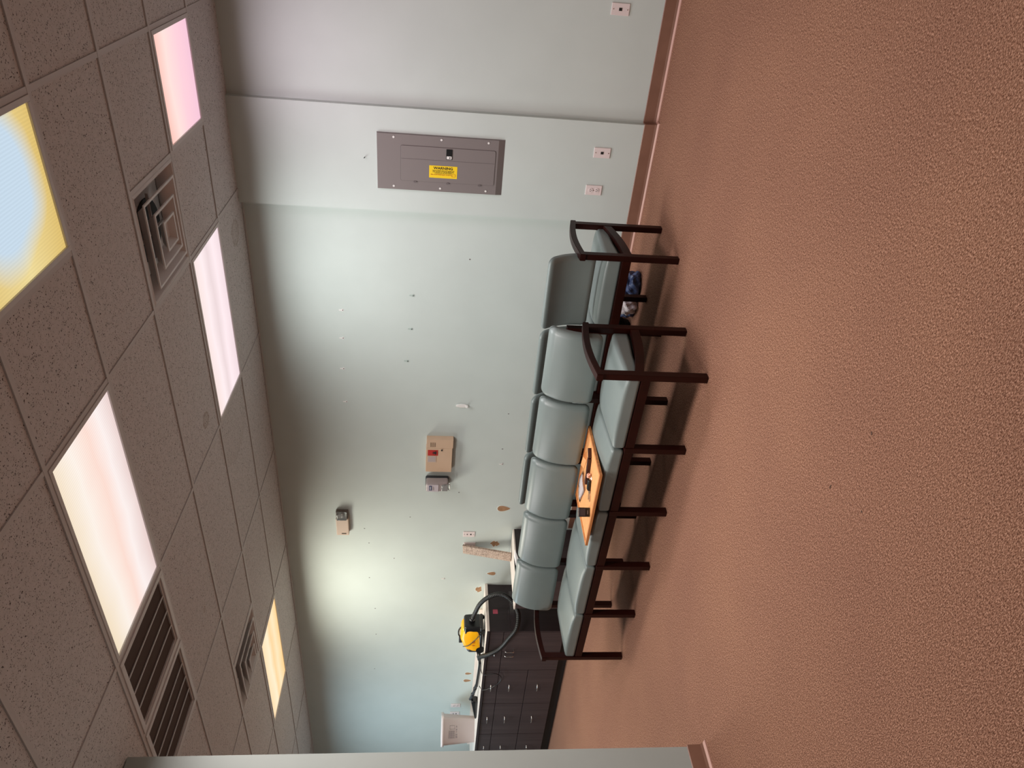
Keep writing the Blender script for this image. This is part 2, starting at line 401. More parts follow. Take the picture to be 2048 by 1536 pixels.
def ceiling_light(k, r):
    x0, x1, y0, y1 = r; cx, cy = (x0+x1)/2, (y0+y1)/2; hx, hy = (x1-x0)/2-.013, (y1-y0)/2-.013
    t = thing('ceiling_light', LL.get(k, HL.get(k)), 'ceiling light', (cx, cy, H))
    bm = bmesh.new(); w = .022
    for a in (-1, 1):
        box(bm, a*hx, a*(hx-w), -hy, hy, -.004, .012, bev=.002); box(bm, -hx+w, hx-w, a*hy, a*(hy-w), -.004, .012, bev=.002)
    link('light_frame', bm, M_metal, t)
    link('diffuser', B(-hx+w, hx-w, -hy+w, hy-w, .004, .008), PM.get(k, PM['x']), t)
    link('housing', B(-hx+.005, hx-.005, -hy+.005, hy-.005, .0125, .09), M_metal, t)
    la = bpy.data.lights.new('tube_light', 'AREA'); la.shape = 'RECTANGLE'; la.size = 2*hx-.06; la.size_y = 2*hy-.06
    la.energy = POW.get(k, 20); la.color = TINT.get(k, (1, .97, .96)); la.spread = math.radians(168)
    lo = bpy.data.objects.new('tube_light', la); COL.objects.link(lo); lo.parent = t; lo.location = (0, 0, -.012)
for k, r in list(LIGHTS.items())+list(HID.items()): ceiling_light(k, r)

# ================================================================ CEILING VENTS
def diffuser(r, label):
    x0, x1, y0, y1 = r; cx, cy = (x0+x1)/2, (y0+y1)/2; h = (x1-x0)/2-.013
    t = thing('air_diffuser', label, 'air vent', (cx, cy, H))
    def ring(bm, ro, zo, ri, zi, th=.004):
        # square conical louver: outer edge (ro, zo) low, inner edge (ri, zi) high, rolled lip
        prof = [(ro, zo), (ri, zi), (ri-th, zi+.001), (ro-.003, zo-.007), (ro+.009, zo-.007), (ro+.011, zo-.001)]
        rows = []
        for sx, sy in ((1, 1), (-1, 1), (-1, -1), (1, -1)): rows.append([bm.verts.new((sx*a, sy*a, z)) for a, z in prof])
        n = len(prof)
        for q in range(4):
            A, Bq = rows[q], rows[(q+1) % 4]
            for k in range(n): bm.faces.new((A[k], A[(k+1) % n], Bq[(k+1) % n], Bq[k]))
        bmesh.ops.recalc_face_normals(bm, faces=bm.faces)
    bm = bmesh.new(); prof = [(h, 0), (h-.012, -.004), (h-.020, .0), (h-.075, .07), (h-.077, .075), (h, .075)]
    rows = [[bm.verts.new((sx*a, sy*a, z)) for a, z in prof] for sx, sy in ((1, 1), (-1, 1), (-1, -1), (1, -1))]
    for q in range(4):
        A, Bq = rows[q], rows[(q+1) % 4]
        for k in range(5): bm.faces.new((A[k], A[k+1], Bq[k+1], Bq[k]))
    bmesh.ops.recalc_face_normals(bm, faces=bm.faces)
    link('vent_frame', bm, M_metal, t)
    for ro, zo, ri, zi in ((.214, -.012, .165, .040), (.138, -.024, .098, .024), (.070, -.034, .045, -.005)):
        bm = bmesh.new(); ring(bm, ro, zo, ri, zi); link('louver', bm, M_metal, t)
    bm = bmesh.new(); box(bm, -.046, .046, -.046, .046, -.010, -.006); cyl(bm, (0, 0, -.012), .006, .006); link('centre_plate', bm, M_metal, t)
    bm = bmesh.new()
    for a in (0, 1): box(bm, -.2 if a else -.004, .2 if a else .004, -.004 if a else -.2, .004 if a else .2, .042, .055)
    link('support_bar', bm, M_metal, t)
    bm = bmesh.new(); box(bm, -h+.08, h-.08, -h+.08, h-.08, .076, .08, 0)
    link('back_pan', bm, M_metal, t)
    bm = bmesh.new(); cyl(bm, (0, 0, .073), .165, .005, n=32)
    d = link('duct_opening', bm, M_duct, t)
diffuser(VENTS[0], 'square louvered air diffuser beside the pale pink light, nearer of the two')
diffuser(VENTS[1], 'square louvered air diffuser beside the far amber light')
def grille(r, label):
    x0, x1, y0, y1 = r; cx, cy = (x0+x1)/2, (y0+y1)/2; h = (x1-x0)/2-.012
    t = thing('return_grille', label, 'air vent', (cx, cy, H), 0, 'return air grilles')
    bm = bmesh.new()
    for a in (-1, 1):
        box(bm, a*h, a*(h-.03), -h, h, -.006, .02, bev=.003); box(bm, -h+.03, h-.03, a*h, a*(h-.03), -.006, .02, bev=.003)
        box(bm, a*(h-.03), a*(h-.042), -h+.03, h-.03, .002, .03); box(bm, -h+.042, h-.042, a*(h-.03), a*(h-.042), .002, .03)
    link('grille_frame', bm, M_metal, t)
    for k in (-1, 0, 1):
        x = k*(h-.042)/2; link('crossbar', B(x-.004, x+.004, -h+.042, h-.042, .002, .007), M_metal, t)
    link('eggcrate_core', B(-h+.042, h-.042, -h+.042, h-.042, .010, .018), M_eggc, t)
grille(RET[0], 'dark return air grille touching the long white ceiling light')
grille(RET[1], 'dark return air grille farther from the long white ceiling light')

# ================================================================ GANGED SEATING
PIT = .531
def seat_fn(x, y, z):
    # y -: front. crown on the top, front waterfall, rolled rear
    u = x/.25; v = y/.235
    if z > 0:
        z += (.023*(1-u**4)*(1-.5*(v+.1)**2) + .010*(v+.2))*(z/.04)
        if v > .55: z -= .05*(v-.55)**1.3*(z/.06)
    if z < 0: z -= .018*max(0, v)
    w = 1-.035*max(0, v)**3
    return (x*w, y, z)
def seat_bm(): return rbox(.2565, .238, .040, .018, 10, 3, seat_fn)
def back_fn(x, y, z):
    # z up; recline and lumbar curve, top rolled backwards, slight wrap
    t = (z+.152)/.304
    y2 = y*(.62+.33*t)+.075*t-.026*math.sin(PI*min(1, max(0, t)))+(.030 if y < 0 else .018)*max(0, t-.65)**1.5*3
    y2 += -.012*(1-(x/.25)**2)*(1 if y < 0 else .25)
    return (x*(1-.015*t), y2, z)
def back_bm(): return rbox(.2555, .045, .156, .038, 10, 6, back_fn)
def arm_board(bm, x0, x1):
    n = 12; L = .53
    top = [(L*k/n-.008, .622+.026*math.sin(PI*k/n)+.006*k/n) for k in range(n+1)]
    prism(bm, top+[(y, z-.036) for y, z in top[::-1]], 0, x0, x1)
def rail_board(bm, x0, x1):
    n = 10; L = .425
    top = [(.042+L*k/n, .405-.058*(k/n)-.014*math.sin(PI*k/n)*1) for k in range(n+1)]
    prism(bm, top+[(y, z-.05) for y, z in top[::-1]], 0, x0, x1)
mesh_cache = {}
def part(name, key, maker, M, parent, x=0, y=0, z=0, smooth=False):
    if key not in mesh_cache:
        o = link(name, maker(), M, parent, smooth); mesh_cache[key] = o.data
    else:
        o = bpy.data.objects.new(name, mesh_cache[key]); COL.objects.link(o); o.parent = parent
    o.location = (x, y, z); return o
def bench(nseat, label, loc, rz):
    t = thing('seating_bench', label, 'bench', loc, rz)
    for k in range(nseat+1):
        x = -k*PIT; end = k in (0, nseat)
        part('leg', 'fl%d' % end, lambda: B(-.019, .019, 0, .045, 0, .600 if end else .372, bev=.003), M_wood, t, x)
        part('leg', 'rl%d' % end, lambda: B(-.019, .019, .470, .513, 0, .606 if end else .640, bev=.003), M_wood, t, x)
        part('side_rail', 'sr', lambda: (lambda b: (rail_board(b, -.0165, .0165), b)[1])(bmesh.new()), M_wood, t, x)
        if end:
            part('armrest', 'ar', lambda: (lambda b: (arm_board(b, -.023, .023), bmesh.ops.bevel(b, geom=b.edges[:], offset=.003, segments=2, affect='EDGES'), b)[2])(bmesh.new()), M_wood, t, x)
    for k in range(nseat):
        xc = -(k+.5)*PIT
        part('seat', 'seat', seat_bm, M_vinyl, t, xc, .245, .410, True)
        part('backrest', 'back', back_bm, M_vinyl, t, xc, .440, .664, True)
        part('front_rail', 'fr', lambda: B(-PIT/2+.019, PIT/2-.019, .004, .030, .318, .369, bev=.002), M_wood, t, xc)
        part('rear_rail', 'rr', lambda: B(-PIT/2+.019, PIT/2-.019, .478, .504, .300, .356, bev=.002), M_wood, t, xc)
    for k in range(nseat):
        xc = -(k+.5)*PIT
        part('seat_pan', 'pan', lambda: B(-PIT/2+.03, PIT/2-.03, .034, .472, .340, .356), M_ink, t, xc)
    return t
bench(5, 'five-seat pale green vinyl bench in front, with a wooden board lying on it', (-1.42, 1.055, 0), -math.atan(.037))
b2 = bench(4, 'four-seat pale green vinyl bench behind, turned to face the wall', (-3.245, 2.475, 0), PI-.012)

# ================================================================ BOARD AND WHAT LIES ON IT
bt = thing('framed_board', 'honey coloured framed board lying across two bench seats', 'board', (-2.425, 1.29, .478), -math.atan(.01))
bm = bmesh.new(); hx, hy = .305, .235
for a in (-1, 1):
    box(bm, a*hx, a*(hx-.018), -hy, hy, 0, .018, bev=.002); box(bm, -hx+.018, hx-.018, a*hy, a*(hy-.018), 0, .018, bev=.002)
link('board_frame', bm, M_oak, bt)
link('board_face', B(-hx+.018, hx-.018, -hy+.018, hy-.018, .003, .012), M_cork, bt)
ZT = .4905
# black upright gadget box
t = thing('black_device', 'small glossy black upright box standing on the wooden board', 'device', (-2.50, 1.125, ZT), math.radians(43))
link('device_body', rbox(.029, .014, .037, .006, 4, 3, lambda x, y, z: (x, y, z+.037)), M_black, t, True)
link('screen', B(-.023, .023, -.0148, -.0136, .030, .066), M_tape, t)
link('chrome_edge', B(-.027, .027, -.012, .012, .0735, .0765, bev=.001), M_chrome, t)
bm = bmesh.new()
for k in range(5): box(bm, -.012+k*.005, -.009+k*.005, -.0147, -.0137, .014, .018)
link('lettering', bm, M_inkg, t)
# folded dark case
t = thing('eyeglass_case', 'long dark brown folded case lying along the board beside the keys', 'case', (-2.305, 1.305, ZT), math.radians(12))
link('case_body', box(bmesh.new(), -.10, .085, -.015, .015, 0, .022, bev=.004), M_brown, t)
o = link('case_flap', box(bmesh.new(), -.004, .062, -.011, .011, 0, .020, bev=.003), M_brown, t); o.location = (.088, .0, 0); o.rotation_euler = (0, 0, math.radians(38))
# papers
bm = bmesh.new()
for i in range(7):
    for j in range(5): bm.verts.new((-.105+.21*i/6, -.07+.14*j/4, .002+.010*(i/6)**2+.004*math.sin(j*1.3+i)))
bm.verts.ensure_lookup_table()
for i in range(6):
    for j in range(4): bm.faces.new([bm.verts[q] for q in (i*5+j, (i+1)*5+j, (i+1)*5+j+1, i*5+j+1)])
bmesh.ops.solidify(bm, geom=bm.faces[:], thickness=.001)
for vv in bm.verts: vv.co.z = max(vv.co.z, .0003)
o = link('paper_sheet', bm, M_paper, None, True); o.location = (-2.55, 1.415, ZT+.001); o.rotation_euler = (0, 0, math.radians(-22))
tag(o, 'creased white paper lying at the back edge of the board', 'paper')
bm = bmesh.new(); box(bm, -.055, .055, -.03, .03, 0, .004, bev=.001)
prism(bm, [(-.03, .004), (.03, .004), (.0, .022)], 0, -.05, .045)
o = link('envelope', bm, M_cork, None); o.location = (-2.355, 1.455, ZT); o.rotation_euler = (0, 0, math.radians(-15))
tag(o, 'folded brown paper envelope touching the white paper', 'paper')
# keys
t = thing('key_bunch', 'bunch of keys with black fob and pink pompom on the board', 'keys', (-2.36, 1.225, ZT), math.radians(20))
link('key_fob', rbox(.036, .020, .010, .008, 3, 3, lambda x, y, z: (x, y, z+.010)), M_black, t, True)
bm = bmesh.new(); r_ = random.Random(3)
for k in range(16):
    c = Vector((.062+r_.uniform(-.014, .014), .004+r_.uniform(-.014, .014), .012+r_.uniform(-.004, .010)))
    bmesh.ops.create_icosphere(bm, subdivisions=1, radius=.008, matrix=Matrix.Translation(c))
link('pompom', bm, mat('pink_beads', '#e0a58c', .4), t, True)
bm = bmesh.new(); tube(bm, [(.05+.014*math.cos(a), -.018+.014*math.sin(a), .004) for a in [2*PI*k/12 for k in range(13)]], .0015, 6, 1); link('key_ring', bm, M_chrome, t)
for a in (175, 200):
    bm = bmesh.new(); cyl(bm, (-.045, 0, .004), .011, .003, n=14); box(bm, -.105, -.052, -.004, .004, .0025, .0055)
    for q in range(3): box(bm, -.10+.012*q, -.094+.012*q, .004, .007, .0025, .0055)
    o = link('key', bm, M_chrome, t); o.rotation_euler = (0, 0, math.radians(a-180)); o.location.z = .001*(a > 190)

# ================================================================ LONG CABINET RUN
def handle(parent, x, z, vert=False, y=0, L=.075):
    bm = bmesh.new()
    if vert: pts = [(x, y, z-L/2), (x, y-.028, z-L/2+.004), (x, y-.03, z), (x, y-.028, z+L/2-.004), (x, y, z+L/2)]
    else: pts = [(x-L/2, y, z), (x-L/2+.012, y-.022, z), (x, y-.032, z), (x+L/2-.012, y-.022, z), (x+L/2, y, z)]
    tube(bm, pts, .0045, 8, 5); return link('handle', bm, M_chrome, parent, True)
CZ = .868; CF = 2.455      # carcass top, front plane
units = [(-6.165, -5.50, 'door', 'dark cabinet with two doors, below the yellow vacuum'), (-6.79, -6.165, 'drawer', 'dark three-drawer cabinet, right under the vacuum wand'),
         (-7.41, -6.79, 'drawer', 'dark three-drawer cabinet, partly under the white waste bin'), (-8.03, -7.41, 'drawer', 'dark three-drawer cabinet cut off by the partition wall edge'), (-8.65, -8.03, 'hid', 'dark cabinet hidden behind the partition')]
for x0, x1, kind, lab in units:
    if kind == 'hid': continue
    w = x1-x0; t = thing('base_cabinet', lab, 'cabinet', ((x0+x1)/2, CF, 0)); hw = w/2
    link('carcass', B(-hw, hw-(.02 if kind == 'door' else 0), .02, YW-CF-.003, .10, CZ), M_cab, t)
    if kind == 'door':
        e = link('end_panel', B(hw-.0195, hw, 0, YW-CF-.003, 0, CZ), M_cabside, t); e['label'] = 'darker end panel with tape marks'
        bm = bmesh.new(); box(bm, hw, hw+.001, .02, .50, .60, .645); box(bm, hw, hw+.001, .03, .25, .655, .665); link('tape_strip', bm, M_tape, e)
        bm = bmesh.new(); box(bm, hw, hw+.0012, .21, .265, .775, .825); link('pink_sticker', bm, M_pink, e)
    link('toe_kick', B(-hw, hw-(.02 if kind == 'door' else 0), .055, .075, 0, .10), M_kick, t)
    hr = hw-(.022 if kind == 'door' else 0)
    if kind == 'door':
        d = link('drawer', B(-hw+.003, hr, 0, .018, .722, CZ-.006, bev=.0015), M_cab, t); handle(d, -.03, .797)
        mid = -.01
        for a, b in ((-hw+.003, mid-.0015), (mid+.0015, hr)):
            d = link('door', B(a, b, 0, .018, .104, .716, bev=.0015), M_cab, t)
            handle(d, mid-.045 if a < mid-.01 and b < mid else mid+.03, .640, True, L=.09)
    else:
        for z0, z1 in ((.722, CZ-.006), (.412, .716), (.104, .406)):
            d = link('drawer', B(-hw+.003, hw-.003, 0, .018, z0, z1, bev=.0015), M_cab, t); handle(d, 0, (z0+z1)/2+(.03 if z1 < .72 else 0), L=.11)
ct = thing('countertop', 'cream laminate countertop running over the dark cabinets', 'countertop', (0, 0, CZ))
link('worktop', B(-8.65, -5.485, CF-.012, YW-.002, .0005, .030, bev=.002), M_top, ct)
link('edge_band', B(-8.65, -5.485, CF-.0145, CF-.0125, .0005, .026), M_cabside, ct)
link('backsplash', B(-8.65, -5.9, YW-.022, YW-.002, .0305, .062, bev=.002), M_top, ct)
TOPZ = CZ+.0305

# white waste bin
t = thing('waste_bin', 'white tapered waste bin standing on the counter end', 'bin', (-7.72, 2.70, TOPZ), math.radians(47))
def bin_wall(h, sx, sy, th, z0):
    bm = bmesh.new(); n = 6
    def loop(a, b, z, r):
        L = []
        for cx, cy, s in ((a-r, b-r, 0), (-a+r, b-r, 90), (-a+r, -b+r, 180), (a-r, -b+r, 270)):
            for k in range(n+1): an = math.radians(s+90*k/n); L.append(bm.verts.new((cx+r*math.cos(an), cy+r*math.sin(an), z)))
        return L
    Ls = [loop(sx*.80, sy*.80, 0, .03), loop(sx*.97, sy*.97, h-.03, .035), loop(sx*1.06, sy*1.06, h-.03, .04), loop(sx*1.06, sy*1.06, h, .04), loop(sx*.96, sy*.96, h, .035), loop(sx*.78, sy*.78, .01, .03)]
    for a, b in zip(Ls, Ls[1:]):
        for k in range(len(a)): bm.faces.new((a[k], a[(k+1) % len(a)], b[(k+1) % len(a)], b[k]))
    bm.faces.new(Ls[0][::-1]); bm.faces.new(Ls[-1]); return bm
link('bin_body', bin_wall(.395, .165, .12, .004, 0), noisy('off_white_bin', lin('#dccdc9'), lin('#d8c9c6'), 4, .45), t, True)
bm = bmesh.new()
def mark(x0, x1, z0, z1, yy=-.1395):
    sl = lambda z: -(.096+.0204*z/.365)-.0015
    v = [bm.verts.new(q) for q in ((x0, sl(z0), z0), (x1, sl(z0), z0), (x1, sl(z1), z1), (x0, sl(z1), z1))]; bm.faces.new(v)
for k in range(4):
    for q in range(5): mark(-.075+k*.022, -.056+k*.022, .235+q*.014, .246+q*.014)
mark(.025, .07, .29, .293); mark(.025, .07, .235, .238); mark(.025, .029, .235, .293); mark(.066, .07, .235, .293)
mark(.012, .03, .205, .22); mark(-.01, .002, .207, .217); mark(-.072, -.05, .203, .222); mark(-.045, -.025, .203, .222); mark(.045, .065, .207, .217)
for f in bm.faces: pass
link('printed_mark', bm, M_inkg, t)

# yellow canister vacuum
V0 = Vector((-5.80, 2.65, TOPZ))
t = thing('vacuum_cleaner', 'yellow and black canister vacuum sitting on the counter', 'vacuum cleaner', V0, math.radians(8))
def vac_fn(x, y, z):
    k = (x+.17)/.34
    return (x, y*(.82+.18*math.sin(PI*k)), (z+.115)*(.80+.20*math.sin(PI*min(1, k*1.05)))+.028+.015*k)
link('motor_housing', rbox(.16, .115, .112, .05, 5, 4, lambda x, y, z: (x-.005, y*(1-.25*max(0, z)/.1), (z+.112)*(1-.16*abs(x)/.15)+.03+.022*x/.15)), M_yel, t, True)
link('front_cap', rbox(.055, .108, .092, .025, 4, 4, lambda x, y, z: (x+.125, y*(1-.12*max(0, z)/.1), (z+.092)+.035)), M_black, t, True)
link('rear_cap', rbox(.05, .10, .075, .04, 4, 4, lambda x, y, z: (x-.14, y, (z+.075)+.03)), M_char, t, True)
link('chassis', rbox(.175, .112, .018, .015, 4, 3, lambda x, y, z: (x, y, z+.036)), M_black, t, True)
for sx in (-1, 1):
    for sy in (-1, 1):
        bm = bmesh.new(); r = .042 if sx < 0 else .026; cyl(bm, (sx*.125, sy*.105, r), r, .022, 1, 20); link('wheel', bm, M_blackm, t)
bm = bmesh.new(); tube(bm, [(-.04, 0, .235), (-.03, 0, .262), (.02, 0, .270), (.075, 0, .255), (.10, 0, .21)], .008, 10); link('carry_handle', bm, M_black, t, True)
link('switch', rbox(.035, .022, .018, .006, 2, 2, lambda x, y, z: (x-.06, y-.02, z+.246)), M_char, t, True)
bm = bmesh.new(); cyl(bm, (.195, 0, .135), .033, .05, 0, 20); link('hose_socket', bm, M_black, t, True)
bm = bmesh.new(); box(bm, -.06, -.05, -.1175, -.115, .10, .125); box(bm, -.02, -.012, -.1185, -.116, .10, .125); box(bm, 0, .008, -.1185, -.116, .10, .125); link('printed_mark', bm, M_inkr, t)
bm = bmesh.new(); tube(bm, [(.09, -.112, .05), (.03, -.122, .10), (-.06, -.112, .17), (-.10, -.085, .22)], .004, 8); link('side_cable', bm, M_black, t, True)
Wv = lambda x, y, z: (x-V0.x, y-V0.y, z-V0.z)
hose = [(-5.60, 2.672, 1.033), (-5.50, 2.680, 1.008), (-5.375, 2.690, 0.966), (-5.272, 2.690, 0.890), (-5.205, 2.680, 0.774), (-5.232, 2.640, 0.672), (-5.316, 2.540, 0.590), (-5.400, 2.420, 0.602), (-5.530, 2.395, 0.668), (-5.688, 2.385, 0.752), (-5.800, 2.395, 0.855), (-5.92, 2.45, 0.935), (-6.06, 2.52, .935)]
bm = bmesh.new(); tube(bm, [Wv(*q) for q in hose], .0215, 12, 16, ribs=.002)
o = link('hose', bm, M_blackm, t); o.rotation_euler = (0, 0, -math.radians(8))
bm = bmesh.new(); tube(bm, [Wv(*q) for q in [(-6.04, 2.52, .935), (-6.2, 2.54, .923), (-6.45, 2.57, .925), (-6.66, 2.59, .93)]], .017, 12); o = link('hose_grip', bm, M_black, t, True); o.rotation_euler = (0, 0, -math.radians(8))
bm = bmesh.new()
rr = random.Random(9); pts = [(-5.93, 2.62, .92)]
for k in range(26): pts.append((-5.98-.16*(k/26)+.05*math.sin(k*2.1), 2.56+.06*math.cos(k*1.7), .914+.06*abs(math.sin(k*1.3))*(1-k/34)))
pts += [(-6.2, 2.50, .915), (-6.22, 2.437, .88), (-6.18, 2.425, .76), (-6.27, 2.43, .69), (-6.40, 2.43, .74), (-6.5, 2.437, .87), (-6.52, 2.50, .91)]
tube(bm, [Wv(*q) for q in pts], .0045, 6, 4); o = link('power_cord', bm, M_black, t, True); o.rotation_euler = (0, 0, -math.radians(8))
# wand with floor head
t = thing('vacuum_wand', 'grey and black vacuum wand with floor head lying along the counter', 'vacuum wand', (-6.72, 2.60, TOPZ))
bm = bmesh.new(); tube(bm, [(.06, 0, .035), (-.12, .02, .055), (-.26, .03, .085)], .0165, 12, 4); link('tube', bm, M_char, t, True)
for a, b in (((.0, 0.006, .042), (-.03, .01, .046)), ((-.14, .022, .060), (-.16, .024, .064))):
    bm = bmesh.new(); tube(bm, [a, b], .021, 12, 1); link('collar', bm, M_black, t, True)
def head_fn(x, y, z):
    k = (x+.15)/.30                                   # 0 far end, 1 at the tube
    return (x-.40, y*(.55+.45*(1-k))+.03, (z+.030)*(.35+.95*k))
link('floor_head', rbox(.15, .075, .030, .022, 5, 3, head_fn), M_black, t, True)

# ================================================================ LOW CABINET BEHIND THE BENCHES
t = thing('side_cabinet', 'low dark cabinet with loose cream top behind the benches', 'cabinet', (-4.84, 2.70, 0))
link('carcass', B(-.19, .20, -.32, .335, .0, .655), M_cabside, t)
for z0, z1 in ((.45, .65), (.24, .445), (.03, .235)):
    d = link('drawer', B(-.188, .198, -.338, -.32, z0, z1, bev=.0015), M_cab, t); handle(d, -.0, (z0+z1)/2+.03, y=-.338, L=.09)
s = link('loose_top', B(-.195, .205, -.350, .315, .0, .014, bev=.002), M_top, t); s.location = (0, .01, .656); s.rotation_euler = (0, 0, math.radians(-1.5))
bm = bmesh.new(); vs = [bm.verts.new(q) for q in ((.10, -.30, 0), (.228, -.20, 0), (.24, .03, 0), (.12, .05, 0), (.245, -.12, -.03))]
bm.faces.new((vs[0], vs[1], vs[4], vs[2], vs[3]))
bmesh.ops.solidify(bm, geom=bm.faces[:], thickness=.0012)
o = link('paper_scrap', bm, M_paper, None); o.location = (-4.84, 2.70, .6705); tag(o, 'white paper scrap drooping over the low cabinet edge', 'paper')
# leaning speckled strip
bm = B(-.055, .055, -.012, .012, 0, .505, bev=.001)
o = link('laminate_strip', bm, M_gran, None); o.location = (-4.875, 2.875, .676); o.rotation_euler = (math.radians(-16.5), math.radians(-5), 0)
tag(o, 'speckled beige laminate strip leaning on the wall above the low cabinet', 'laminate strip')

# ================================================================ WALL FITTINGS
def plate(x, z, label, kind, y=YW, s=.118, w=.072, group=None):
    t = thing('outlet_plate' if kind == 'duplex' else 'jack_plate', label, 'wall plate', (x, y, z), 0, group)
    link('cover', B(-w/2, w/2, -.006, 0, -s/2, s/2, bev=.002), M_plate, t)
    if kind == 'duplex':
        for a in (-1, 1):
            bm = bmesh.new(); cyl(bm, (0, -.0075, a*.022), .0165, .003, 1, 20); r = link('receptacle', bm, M_plate, t)
            bm = bmesh.new(); box(bm, -.008, -.005, -.0098, -.009, a*.022-.002, a*.022+.007); box(bm, .005, .008, -.0098, -.009, a*.022-.002, a*.022+.007); cyl(bm, (0, -.0094, a*.022-.008), .003, .0008, 1, 10); link('slot', bm, M_ink, r)
    elif kind == 'jack':
        link('jack', B(-.009, .009, -.0075, -.006, -.010, .010), M_ink, t)
    elif kind == 'two':
        bm = bmesh.new(); box(bm, -.009, .009, -.0075, -.006, -.025, -.012); link('jack', bm, M_ink, t)
        bm = bmesh.new(); cyl(bm, (0, -.007, .018), .006, .003, 1, 12); link('jack', bm, M_ink, t)
    bm = bmesh.new()
    for a in ((-1, 1) if kind != 'duplex' else (0,)): cyl(bm, (0, -.0065, a*.046), .0035, .002, 1, 10)
    link('screw', bm, M_chrome, t)
    return t
plate(-.790, .370, 'pinkish phone jack plate low on the pilaster under the panel', 'jack', 2.965)
plate(-1.063, .390, 'double power outlet low on the pilaster, beside the bench end', 'duplex', 2.965)
plate(.118, .385, 'phone jack plate cut by the frame edge, right of the pilaster', 'jack', 3.012)
plate(-4.729, 1.107, 'cream jack plate on the wall next to the leaning strip', 'two')
plate(-4.885, 1.095, 'cream plate half hidden behind the leaning speckled strip', 'plain')
plate(-7.777, 1.117, 'pale outlet plate with reddish sockets above the far counter', 'duplex')
plate(-7.955, 1.122, 'bluish white jack plate behind the waste bin', 'two')

# electrical panel
PXc, PZc = -.944, 1.503
t = thing('electrical_panel', 'grey electrical panel with yellow warning sticker on the pilaster', 'electrical panel', (PXc, 2.965, PZc))
pw, ph = .198, .443     # half width, half height
# local a: down the panel 0..1, b: towards the left 0..1
PX = lambda b: pw-2*pw*b
PZ = lambda a: ph-2*ph*a
bm = bmesh.new(); prof = 0
v = [bm.verts.new(q) for q in ((-pw, 0, -ph), (pw, 0, -ph), (pw, 0, ph), (-pw, 0, ph), (-pw+.004, -.016, -ph+.045), (pw-.004, -.016, -ph+.045), (pw-.004, -.016, ph-.004), (-pw+.004, -.016, ph-.004))]
for q in ((4, 5, 6, 7), (0, 1, 5, 4), (1, 2, 6, 5), (2, 3, 7, 6), (3, 0, 4, 7)): bm.faces.new([v[k] for k in q])
link('trim_plate', bm, M_grey, t)
def rrect(bm, x0, x1, z0, z1, r, y0, y1, mi=0):
    pts = []
    for cx, cz, s in ((x1-r, z1-r, 0), (x0+r, z1-r, 90), (x0+r, z0+r, 180), (x1-r, z0+r, 270)):
        for k in range(5): a = math.radians(s+22.5*k); pts.append((cx+r*math.cos(a), cz+r*math.sin(a)))
    vs0 = [bm.verts.new((x, y0, z)) for x, z in pts]; vs1 = [bm.verts.new((x, y1, z)) for x, z in pts]; n = len(pts)
    fs = [bm.faces.new(vs1)]+[bm.faces.new((vs0[i], vs0[(i+1) % n], vs1[(i+1) % n], vs1[i])) for i in range(n)]
    for f in fs: f.material_index = mi
    bmesh.ops.recalc_face_normals(bm, faces=fs)
bm = bmesh.new(); rrect(bm, PX(.825), PX(.188), PZ(.932), PZ(.183), .014, -.0155, -.0164, 1)
rrect(bm, PX(.825)+.003, PX(.188)-.003, PZ(.932)+.003, PZ(.183)-.003, .012, -.0155, -.0195, 0)
door = link('panel_door', bm, [M_grey, M_greyd], t)
link('door_crease', B(PX(.425), PX(.418), -.0202, -.019, PZ(.925), PZ(.19)), M_greyd, door)
for a in (.30, .56, .815):
    bm = bmesh.new(); rrect(bm, PX(.845), PX(.815), PZ(a+.013), PZ(a-.013), .005, -.016, -.0225); link('hinge_tab', bm, M_greyd, door)
l = link('latch', B(PX(.395), PX(.215), -.0235, -.0195, PZ(.588), PZ(.540), bev=.001), M_black, door)
bm = bmesh.new(); box(bm, PX(.385), PX(.335), -.0242, -.0235, PZ(.583), PZ(.545)); 
link('latch_print', bm, M_white, l)
link('latch_print', B(PX(.375), PX(.35), -.0247, -.0242, PZ(.574), PZ(.566)), M_black, l)
for a in (.13, .50, .868):
    for b in (.062, .93):
        bm = bmesh.new(); cyl(bm, (PX(b), -.0175, PZ(a)), .0075, .003, 1, 14, r2=.005); link('screw', bm, M_white, t)
stk = link('warning_sticker', B(PX(.735), PX(.515), -.0204, -.0196, PZ(.632), PZ(.410)), M_yellow, door); stk['label'] = 'yellow sticker reading WARNING'
# text reads down the panel: letters' right = world -Z, letters' up = world +X
TM = lambda a, b: Matrix.Translation((PX(b), -.0207, PZ(a))) @ Matrix(((0, 1, 0, 0), (0, 0, -1, 0), (-1, 0, 0, 0), (0, 0, 0, 1)))
text('WARNING', .0250, M_ink, stk, TM(.521, .560), .0007, sx=1.12)
for i, (s, b) in enumerate((('THIS EQUIPMENT MUST BE TURNED OFF', .604), ('AND LOCKED OUT BEFORE SERVICING', .626), ('HAZARDOUS VOLTAGE INSIDE', .648))): text(s, .0085, M_ink, stk, TM(.521, b), .0001)
text('WILL CAUSE SEVERE INJURY OR DEATH', .0082, M_inkr, stk, TM(.505, .676), .0002)
bm = bmesh.new()
for q in ((.700, .655, .620, .617), (.700, .655, .593, .590), (.659, .655, .620, .590), (.704, .700, .620, .590)): box(bm, PX(q[0]), PX(q[1]), -.0209, -.0204, PZ(q[2]), PZ(q[3]))
prism(bm, [(PX(.695), PZ(.594)), (PX(.690), PZ(.598)), (PX(.664), PZ(.616)), (PX(.669), PZ(.612))], 1, -.0209, -.0204)
link('hazard_symbol', bm, M_inkr, stk)
link('wall_nail', (lambda b: tube(b, [(0, 0, 0), (0, -.022, .003)], .003, 8, 1))(bmesh.new()), M_ink)
